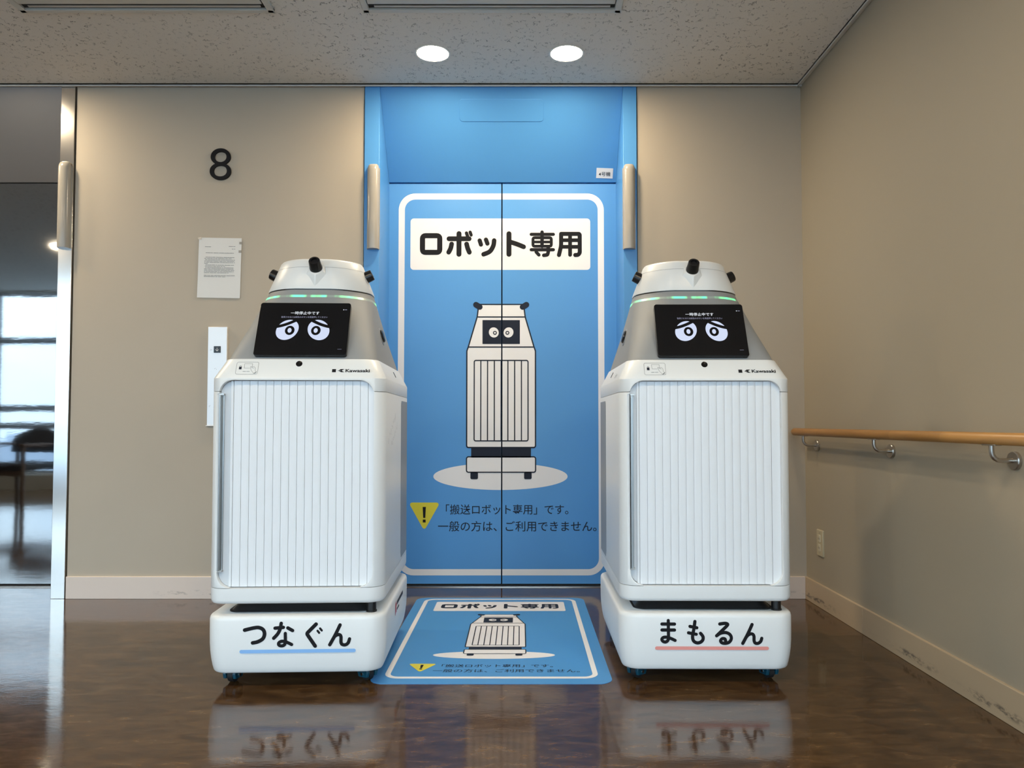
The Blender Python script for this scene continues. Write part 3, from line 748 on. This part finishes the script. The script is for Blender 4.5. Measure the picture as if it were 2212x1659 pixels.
    f.poly([(0.1305, zc - 0.001), (0.1390, zc - hh), (0.1490, zc - hh), (0.1400, zc), (0.1390, zc)]); f.poly([(0.1305, zc + 0.001), (0.1390, zc), (0.1400, zc), (0.1490, zc + hh), (0.1365, zc + hh)])
    f.text('Kawasaki', 0.1525, 0.2310, zc - hh, zc + hh * 1.05, 0.026)
    f.build('maker_lettering', 'print_black', hood, O2, U2, V2)
    # writing on the left flank of the hood
    fs = Vector((-0.2800, 0, 0.9990)); fe = Vector((0.0300, 0, 0.0600)).normalized(); fn_ = Vector((-fe.z, 0, fe.x))
    Flat().text('Forro', 0.0, 0.062, 0.0, 0.019, 0.0).build('model_lettering', 'print_grey', hood, fs + fe * 0.010 + fn_ * 0.0010 + Vector((0, 0.215, 0)), (0, -1, 0), tuple(fe))
    # --- silver head, status light, cap
    head_z = [(1.0595, 0.2455, 0.3155, 0.060, 0.0), (1.075, 0.2420, 0.3060, 0.062, 0.001), (1.19, 0.2080, 0.2225, 0.085, 0.009), (1.305, 0.1740, 0.1390, 0.108, 0.017), (1.3185, 0.1700, 0.1330, 0.110, 0.0175)]
    head = P(MB().loft([bring(a_, d_, r_, z_, 12, b_) for z_, a_, d_, r_, b_ in head_z]), 'head', 'robot_silver', sm=50)
    tz = lambda z: (0.1740 + (1.305 - z) * 0.2957 + 0.0007, 0.139 + (1.305 - z) * 0.7261 + 0.0007)
    P(MB().loft([bring(*tz(1.290), 0.106, 1.290, 12, 0.0160), bring(*tz(1.299), 0.107, 1.299, 12, 0.0166)], False, False), 'status_light', 'status_led', head, sm=50)
    P(MB().loft([bring(0.1690, 0.1315, 0.110, 1.3180, 12, 0.0175), bring(0.1690, 0.1315, 0.110, 1.3240, 12, 0.0175)]), 'cap_groove', 'robot_black', head)  # thin black ring groove under the cap
    capz = [(1.3225, 0.1715, 0.1345, 0.112), (1.3255, 0.1720, 0.1350, 0.112), (1.405, 0.1420, 0.1045, 0.094), (1.430, 0.1330, 0.0955, 0.088), (1.4365, 0.1275, 0.0900, 0.084), (1.4385, 0.120, 0.083, 0.080)]
    cap_ = P(MB().loft([bring(a_, d_, r_, z_, 12, 0.0165) for z_, a_, d_, r_ in capz]), 'cap', 'robot_white', sm=50)
    P(MB().loft([bring(0.1426, 0.1051, 0.094, 1.4046, 12, 0.0165), bring(0.1422, 0.1047, 0.094, 1.4056, 12, 0.0165)], False, False), 'cap_seam', 'robot_grey', cap_, sm=50)
    for dx, dy, off, zz, el in ((0, -1, 0.1190, 1.388, 0.62), (-1, 0, 0.1600, 1.376, 0.45), (1, 0, 0.1600, 1.376, 0.45), (0, 1, 0.1190, 1.388, 0.62)):
        d2 = Vector((dx, dy, 0)); ax = (d2 * math.cos(el) + Vector((0, 0, math.sin(el)))).normalized()
        pc = Vector((0.006 * abs(dy), VC - 0.01, zz)) + d2 * (off - (0.012 if dy else 0.024))
        # faceted white mount
        side = Vector((0, 0, 1)).cross(d2); up2 = ax.cross(side) * -1 if ax.cross(side).z < 0 else ax.cross(side)
        r0 = [(-0.0, -0.074), (0.050, -0.020), (0.046, 0.034), (-0.046, 0.034), (-0.050, -0.020)]
        r1_ = [(-0.0, -0.0300), (0.0255, -0.012), (0.0255, 0.018), (-0.0255, 0.018), (-0.0255, -0.012)]
        A = [pc - ax * 0.016 + side * p + up2 * q for p, q in r0]; Bq = [pc + ax * 0.017 + side * p + up2 * q for p, q in r1_]
        mt = MB().loft([A, Bq]).build('sensor_mount', 'robot_white', cap_, 20, 0.003)
        P(MB().lathe(pc + ax * 0.004, ax, [(0, 0.0220), (0.020, 0.0225), (0.022, 0.0215), (0.048, 0.0200), (0.051, 0.0185), (0.051, 0.0125), (0.044, 0.0110), (0.044, 0.0001)], 28), 'sensor', 'robot_black', mt)
        P(MB().box(-0.004, 0.004, -0.004, 0.004, 0, 0.006), 'sensor_key', 'robot_black', mt).matrix_local = Matrix.Translation(pc + ax * 0.049 + side * 0.0150) @ ax.to_track_quat('Z', 'Y').to_matrix().to_4x4()
    # --- tablet on the head
    tb0 = Vector((0, 0.026, 1.0715)); te = Vector((0, 0.083, 0.187)).normalized(); tn = Vector((0, -te.z, te.y)); TH = 0.2035
    tf = lambda p, q, k: tuple(tb0 + Vector((p, 0, 0)) + te * q + tn * k)
    tab = P(MB().prism(rrect(-0.151, 0.151, 0, TH, 0.009, 6), tf, -0.020, 0.0), 'tablet', 'glass_black', bv=0.0014)
    P(MB().prism(rrect(-0.120, 0.120, 0.010, TH - 0.02, 0.01, 4), tf, -0.075, -0.0198), 'tablet_bracket', 'robot_silver', tab)
    OT = tb0 + tn * 0.0006; UT = (1, 0, 0); VT = tuple(te)
    SX = lambda s_: (s_ - 0.5) * 0.302; SY = lambda t_: TH * (1 - t_)
    Flat().text('一時停止中です', SX(0.345), SX(0.660), SY(0.232), SY(0.170), 0.004).build('screen_title', 'screen_text', tab, OT, UT, VT)
    Flat().text('復帰させるには緑色のボタンを再度押してください', SX(0.245), SX(0.755), SY(0.298), SY(0.262), 0.0).build('screen_message', 'screen_dim_text', tab, OT, UT, VT)
    Flat().rect(SX(0.90), SX(0.945), SY(0.888), SY(0.884)).build('screen_version', 'screen_dim_text', tab, OT, UT, VT)
    Flat().ell(SX(0.925), SY(0.135), 0.0016).build('screen_status_dot', 'screen_text', tab, OT, UT, VT)
    Flat().rect(SX(0.938), SX(0.962), SY(0.140), SY(0.130)).build('screen_status', 'screen_dim_text', tab, OT, UT, VT)
    for s in (-1, 1):
        cx = SX(0.5) + s * 0.0515 + 0.0005; cy = SY(0.525)
        Flat().ell(cx, cy, 0.0345, 0.0410, rot=-s * 0.0 - (0.62 if s < 0 else -0.55)).build('screen_eye', 'screen_light', tab, OT, UT, VT)
        f = Flat().stroke([(cx + s * 0.0355, cy + 0.0120), (cx + s * 0.018, cy + 0.0165), (cx - s * 0.004, cy + 0.0255), (cx - s * 0.0265, cy + 0.0375)], 0.0108, True)
        ixx = cx - s * 0.0085
        f.ell(ixx, cy - 0.0025, 0.0158, 0.0178)
        f.build('screen_iris', 'glass_black', tab, OT + tn * 0.0004, UT, VT)
        Flat().ell(ixx - 0.0005, cy - 0.0025, 0.0066, 0.0092).build('screen_pupil', 'screen_light', tab, OT + tn * 0.0008, UT, VT)
    return t, base, shell

ra, base_a, shell_a = robot('a', (-0.7215, 2.4216, 0), 0.039, 'white delivery robot with blue underlined lettering on its base', 'print_sky_blue', -0.207)
rb_, base_b, shell_b = robot('b', (0.6085, 2.4523, 0), -0.008, 'white delivery robot with pink underlined lettering on its base', 'print_pink', -0.217)
# handwriting and maker's sticker on the flank next to the doors
f = Flat()
def scribble(x, y, sc_, n):
    for k in range(n):
        cx = x + k * 0.030 * sc_
        cy = y + k * 0.013 * sc_
        f.stroke([(cx + random.uniform(-.012, .012) * sc_, cy + random.uniform(-.016, .018) * sc_) for _ in range(4)], 0.0011, True)
scribble(0.10, 0.795, 1.0, 7); scribble(0.17, 0.775, 0.8, 7)
f.build('handwriting', 'print_grey', shell_a, (0.2822, 0, 0), (0, 1, 0), (0, 0, 1))
f = Flat()
for k in range(9): f.rect(0.318 + k * 0.020, 0.333 + k * 0.020, 0.190, 0.204)
for k in range(3): f.rect(0.318 + k * 0.022, 0.335 + k * 0.022, 0.171, 0.179)
f.build('sticker_print', 'print_navy', base_a, (0.2862, 0, 0), (0, 1, 0), (0, 0, 1))
Flat().poly([(0.272, 0.160), (0.292, 0.172), (0.305, 0.165), (0.298, 0.186), (0.310, 0.203), (0.288, 0.200), (0.276, 0.214), (0.274, 0.194)]).build('sticker_emblem', 'print_red', base_a, (0.2863, 0, 0), (0, 1, 0), (0, 0, 1))

# ------------------------------------------------------------------ lamps and vents in the ceiling
def downlight(x, y, label, group, watt=LAMP_W):
    t = empty('downlight', (x, y, ZC))
    MB().lathe((0, 0, 0.0), (0, 0, -1), [(-0.03, 0.070), (0.004, 0.080), (0.004, 0.072), (-0.02, 0.069)], 40).build('trim_ring', 'lamp_trim', t)
    MB().lathe((0, 0, 0.0), (0, 0, -1), [(-0.02, 0.0715), (0.002, 0.0715), (0.006, 0.060), (0.0075, 0.0001)], 40).build('diffuser', 'lamp_glow', t)
    ld = bpy.data.lights.new('downlight_lamp', 'AREA'); ld.shape = 'DISK'; ld.size = 0.12; ld.energy = watt
    ld.color = (1.0, 0.80, 0.54); ld.spread = math.radians(180)
    lo = bpy.data.objects.new('lamp', ld); COL.objects.link(lo); lo.parent = t; lo.location = (0, 0, -0.011)
    tag(t, label, 'light', group)
G1 = 'downlights over the lift doors'
downlight(-0.396, 3.335, 'lit round downlight over the blue lift, on the side of the steel lift', G1)
downlight(0.209, 3.335, 'lit round downlight over the blue lift, on the handrail side', G1)
for x, lb in ((-3.15, 'lit round downlight over the far half of the mirrored steel lift'), (-2.55, 'lit round downlight over the mirrored steel lift, beside the beige wall')): downlight(x, 3.335, lb, G1)
for x, lb in ((-4.35, 'lit round downlight above the armchair'), (-2.85, 'added round lobby downlight facing the mirrored steel lift'), (-1.48, 'added round lobby downlight in line with the floor number'), (-0.1, 'added round lobby downlight in line with the blue lift'), (1.0, 'added round lobby downlight nearest the handrail')):
    downlight(x, 0.85, lb, 'lobby downlights', LOBBY_W)  # all but the armchair lamp are added to light the robot fronts

def vent(x0, x1, label):
    t = empty('ceiling_vent', ((x0 + x1) / 2, 2.90, ZC)); h = (x1 - x0) / 2
    a, b, zt, zb = -0.085, 0.083, 0.004, -0.012
    MB().box(-h, h, a, a + 0.022, zb, zt).box(-h, h, b - 0.022, b, zb, zt).box(-h, -h + 0.026, a, b, zb, zt).box(h - 0.026, h, a, b, zb, zt).build('vent_frame', 'vent_metal', t, 35, 0.003)
    MB().box(-h + 0.02, h - 0.02, a + 0.02, b - 0.02, -0.001, zt).build('vent_throat', 'vent_black', t)
    MB().box(-h + 0.03, h - 0.03, -0.052, 0.016, zb - 0.001, zb + 0.004).build('vent_blade', 'vent_metal', t, 35, 0.0015)
    MB().box(-h + 0.05, h - 0.045, 0.040, 0.050, -0.006, -0.002).build('vent_vane', 'vent_metal', t)
    tag(t, label, 'vent', 'slot vents in the ceiling')
vent(-2.02, -0.995, 'long slot vent in the ceiling on the steel lift side')
vent(-0.635, 0.405, 'long slot vent in the ceiling before the blue lift')

# ------------------------------------------------------------------ things on the lift wall
def lantern(x, z0, z1, label, y=YW - 0.008):
    t = empty('hall_lantern', (x, y, z0)); H_ = z1 - z0
    MB().box(-0.031, 0.031, -0.004, 0.001, 0.0, H_ - 0.02).build('back_plate', 'acrylic', t)
    rings = []
    n = 14
    for z, k in [(0, 1.0), (0.004, 1.02)] + [(H_ - 0.036, 1.02)] + [(H_ - 0.036 + 0.036 * math.sin(a), max(0.04, math.cos(a) ** 0.8)) for a in (math.radians(12 * i) for i in range(1, 8))]:
        kx = 1.0 if z < H_ - 0.03 else 0.55 + 0.45 * math.sqrt(max(0.0, 1 - ((z - H_ + 0.036) / 0.0365) ** 2))
        rings.append([(0.0285 * kx * math.cos(math.pi * i / n), -0.004 - 0.032 * k * math.sin(math.pi * i / n) ** 0.7, z) for i in range(n + 1)])
    MB().loft(rings).build('lens_cover', 'acrylic', t, 50)
    tag(t, label, 'lantern', 'lift arrival lanterns')
lantern(-0.722, 1.700, 2.122, 'unlit translucent arrival lantern on the blue jamb next to the posted notice')
lantern(0.534, 1.700, 2.122, 'unlit translucent arrival lantern on the blue jamb next to the handrail corner')
lantern(-2.238, 1.705, 2.134, 'unlit translucent arrival lantern on the steel lift jamb')

# floor number
c = bpy.data.curves.new('t', 'FONT'); c.body = '8'; c.offset = -0.010; c.extrude = 0.03
to = bpy.data.objects.new('t', c); COL.objects.link(to); dg = bpy.context.evaluated_depsgraph_get(); dg.update()
me = bpy.data.meshes.new_from_object(to.evaluated_get(dg)); bpy.data.objects.remove(to)
xs = [v.co.x for v in me.vertices]; yy = [v.co.y for v in me.vertices]
for v in me.vertices:
    x = (v.co.x - (min(xs) + max(xs)) / 2) / (max(xs) - min(xs)) * 0.104; z = (v.co.y - min(yy)) / (max(yy) - min(yy)) * 0.157
    v.co = (x, -0.005 - v.co.z / 0.03 * 0.005, z)
bmx = bmesh.new(); bmx.from_mesh(me); bmesh.ops.remove_doubles(bmx, verts=bmx.verts, dist=1e-6); bmesh.ops.recalc_face_normals(bmx, faces=bmx.faces); bmx.to_mesh(me); bmx.free()
num = link('floor_number', me, 'print_black', None, 35)
num.location = (-1.4785, YW, 2.046)
tag(num, 'raised black numeral 8 fixed to the beige wall', 'wall number')

# taped notice
pp = empty('notice_paper', (-1.4775, YW - 0.0004, 1.6105)); pp.rotation_euler = (0, 0.018, 0)
mb = MB(); nx, nz = 8, 10; g = []
for k in (0, 1):
    for j in range(nz + 1):
        for i in range(nx + 1):
            a, q = i / nx - 0.5, j / nz - 0.5
            g.append((a * 0.210, -0.0012 - 0.0006 * k - 0.0035 * max(0, -q - 0.2) * (1 + math.sin(a * 9)) - 0.002 * (abs(a) > 0.45), q * 0.297))
w_ = nx + 1; off = w_ * (nz + 1); fs_ = []
for j in range(nz):
    for i in range(nx):
        q = j * w_ + i
        fs_.append((q, q + 1, q + 1 + w_, q + w_)); fs_.append((off + q, off + q + w_, off + q + 1 + w_, off + q + 1))
bd = [i for i in range(w_)] + [j * w_ + nx for j in range(1, nz + 1)] + [nz * w_ + i for i in range(nx - 1, -1, -1)] + [j * w_ for j in range(nz - 1, 0, -1)]
for a, b in zip(bd, bd[1:] + bd[:1]): fs_.append((a, b, b + off, a + off))
mb.add(g, fs_); mb.build('sheet', 'paper', pp, 60)
f = Flat()
def line(x0, x1, z, seed):
    rnd = random.Random(seed); x = x0
    while x < x1 - 0.002:
        l = rnd.uniform(0.004, 0.018); 
        f.rect(x, min(x + l, x1), z - 0.0011, z + 0.0011); x += l + rnd.choice((0.0008, 0.0012, 0.003))
line(-0.075, -0.045, 0.104, 1); line(0.042, 0.074, 0.107, 2); line(0.058, 0.074, 0.094, 3)
line(-0.070, 0.068, 0.074, 4)
z = 0.052
rows = [(-.07, .074), (-.076, .058), (-.072, .074), (-.076, .074), (-.076, .074), (-.076, -.056), (-.07, .07), (-.072, .026), (-.07, .068), (-.076, .072), (-.076, .072), (-.076, .072), (-.076, .046), None, (-.076, .076), (-.076, .03)]
for i, rw in enumerate(rows):
    if rw: line(rw[0], rw[1], z, 10 + i)
    z -= 0.0064
f.build('printed_text', 'print_grey', pp, (0, -0.0024, 0), (1, 0, 0), (0, 0, 1))
f = Flat().rect(0.094, 0.109, 0.118, 0.130).rect(0.092, 0.106, 0.076, 0.088).rect(-0.109, -0.092, 0.139, 0.150)
f.build('tape', 'acrylic', pp, (0, -0.0046, 0), (1, 0, 0), (0, 0, 1))
tag(pp, 'white printed notice sheet taped to the beige wall', 'notice')

# call button panel
cp = empty('call_button_panel', (-1.478, YW, 0.834))
MB().box(-0.0465, 0.0465, -0.014, 0.002, 0.004, 0.484).build('face_plate', 'steel_plate', cp, 35, 0.0012)
MB().box(-0.0505, 0.0505, -0.017, 0.002, 0.0, 0.004).build('bottom_ledge', 'steel_plate', cp, 35, 0.001)
bt = MB().box(-0.0165, 0.0165, -0.0175, -0.010, 0.3575, 0.3895).build('call_button', 'robot_black', cp, 35, 0.001)
f = Flat().stroke([(0.0, 0.381), (0.0, 0.3655)], 0.002).stroke([(-0.007, 0.3725), (0.0, 0.3655), (0.007, 0.3725)], 0.002)
f.build('arrow_mark', 'print_white', bt, (0, -0.0178, 0), (1, 0, 0), (0, 0, 1))
f = Flat()
for x, z in ((-0.034, 0.374), (-0.030, 0.372), (-0.034, 0.369), (-0.027, 0.371), (-0.012, 0.279), (-0.007, 0.281), (-0.003, 0.276), (-0.036, 0.098), (-0.032, 0.100), (-0.034, 0.094)): f.ell(x, z, 0.0012, n=10)
f.build('raised_dot', 'print_grey', cp, (0, -0.0144, 0), (1, 0, 0), (0, 0, 1))
tag(cp, 'steel call panel with a black arrow button on the beige wall', 'call panel')

# ------------------------------------------------------------------ things on the right wall
hr = empty('handrail', (1.32, 3.625, 0.807)); RY = 3.625
prof = [(0.0, 0.006), (0.003, 0.012), (0.010, 0.0165), (0.016, 0.0175), (RY - 1.15, 0.0175), (RY - 1.144, 0.013)]
MB().lathe((0, 0, 0), (0, -1, 0), prof, 24).build('rail', 'beech', hr, 50)
for k in range(4):
    y = 3.505 - 0.70 * k - RY
    br = MB().tube([(0, y, -0.015), (0, y, -0.036), (0.002, y, -0.046), (0.008, y, -0.055), (0.017, y, -0.0605), (0.027, y, -0.062), (0.062, y, -0.062)], 0.0068).build('bracket', 'steel_satin', hr, 50)
    MB().box(-0.010, 0.010, y - 0.030, y + 0.030, -0.0195, -0.0155).build('bracket_plate', 'steel_satin', br, 35, 0.001)
    MB().lathe((0.069, y, -0.062), (-1, 0, 0), [(0, 0.0265), (0.009, 0.0265), (0.0115, 0.0245), (0.0115, 0.0001)], 32).build('wall_flange', 'steel_satin', br)
tag(hr, 'round beech handrail on steel brackets along the side wall', 'handrail')

ol = empty('wall_outlet', (XR, 3.482, 0.296))
MB().box(-0.008, 0.002, -0.035, 0.035, -0.060, 0.060).build('cover_plate', 'outlet_ivory', ol, 35, 0.003)
for z in (-0.021, 0.021):
    so_ = MB().box(-0.0105, -0.007, -0.012, 0.012, z - 0.016, z + 0.016).build('socket', 'outlet_socket', ol, 35, 0.001)
    for y in (-0.0062, 0.0062): MB().box(-0.0109, -0.0100, y - 0.0011, y + 0.0011, z - 0.006, z + 0.004).build('socket_slot', 'gap_black', so_)
for z in (-0.045, 0.045): MB().cyl((-0.0088, 0, z), (-0.007, 0, z), 0.0028, n=12).build('cover_screw', 'steel_satin', ol)
tag(ol, 'ivory double socket outlet low on the side wall', 'outlet')

# ------------------------------------------------------------------ armchair mirrored in the steel lift doors
ch = empty('lounge_chair', (-5.02, 0.33, 0), math.radians(8))
pts = [(-0.27, 0.54), (0.27, 0.54), (0.275, 0.66)] + [(0.275 * math.cos(a), 0.66 + 0.125 * math.sin(a)) for a in (math.radians(15 * k) for k in range(1, 12))] + [(-0.275, 0.66)]
MB().prism(pts, lambda p, q, k: (p, k + (q - 0.5) * -0.18 - 0.22 + 0.35 * p * p, q), -0.03, 0.03).build('backrest', 'chair_fabric', ch, 40, 0.015)
MB().box(-0.26, 0.26, -0.24, 0.28, 0.38, 0.45).build('seat', 'chair_fabric', ch, 40, 0.02)
for sx_ in (-0.25, 0.25):
    MB().tube([(sx_, -0.25, 0.0), (sx_, -0.24, 0.4), (sx_, -0.25, 0.6)], 0.02).build('leg', 'chair_wood', ch)
    MB().tube([(sx_, 0.25, 0.0), (sx_, 0.25, 0.62)], 0.02).build('leg', 'chair_wood', ch)
    MB().box(sx_ - 0.03, sx_ + 0.03, -0.27, 0.28, 0.615, 0.645).build('armrest', 'chair_wood', ch, 35, 0.01)
MB().box(-0.25, 0.25, 0.24, 0.26, 0.33, 0.38).build('seat_rail', 'chair_wood', ch)
tag(ch, 'dark armchair standing by the windows, mirrored in the steel lift', 'chair')
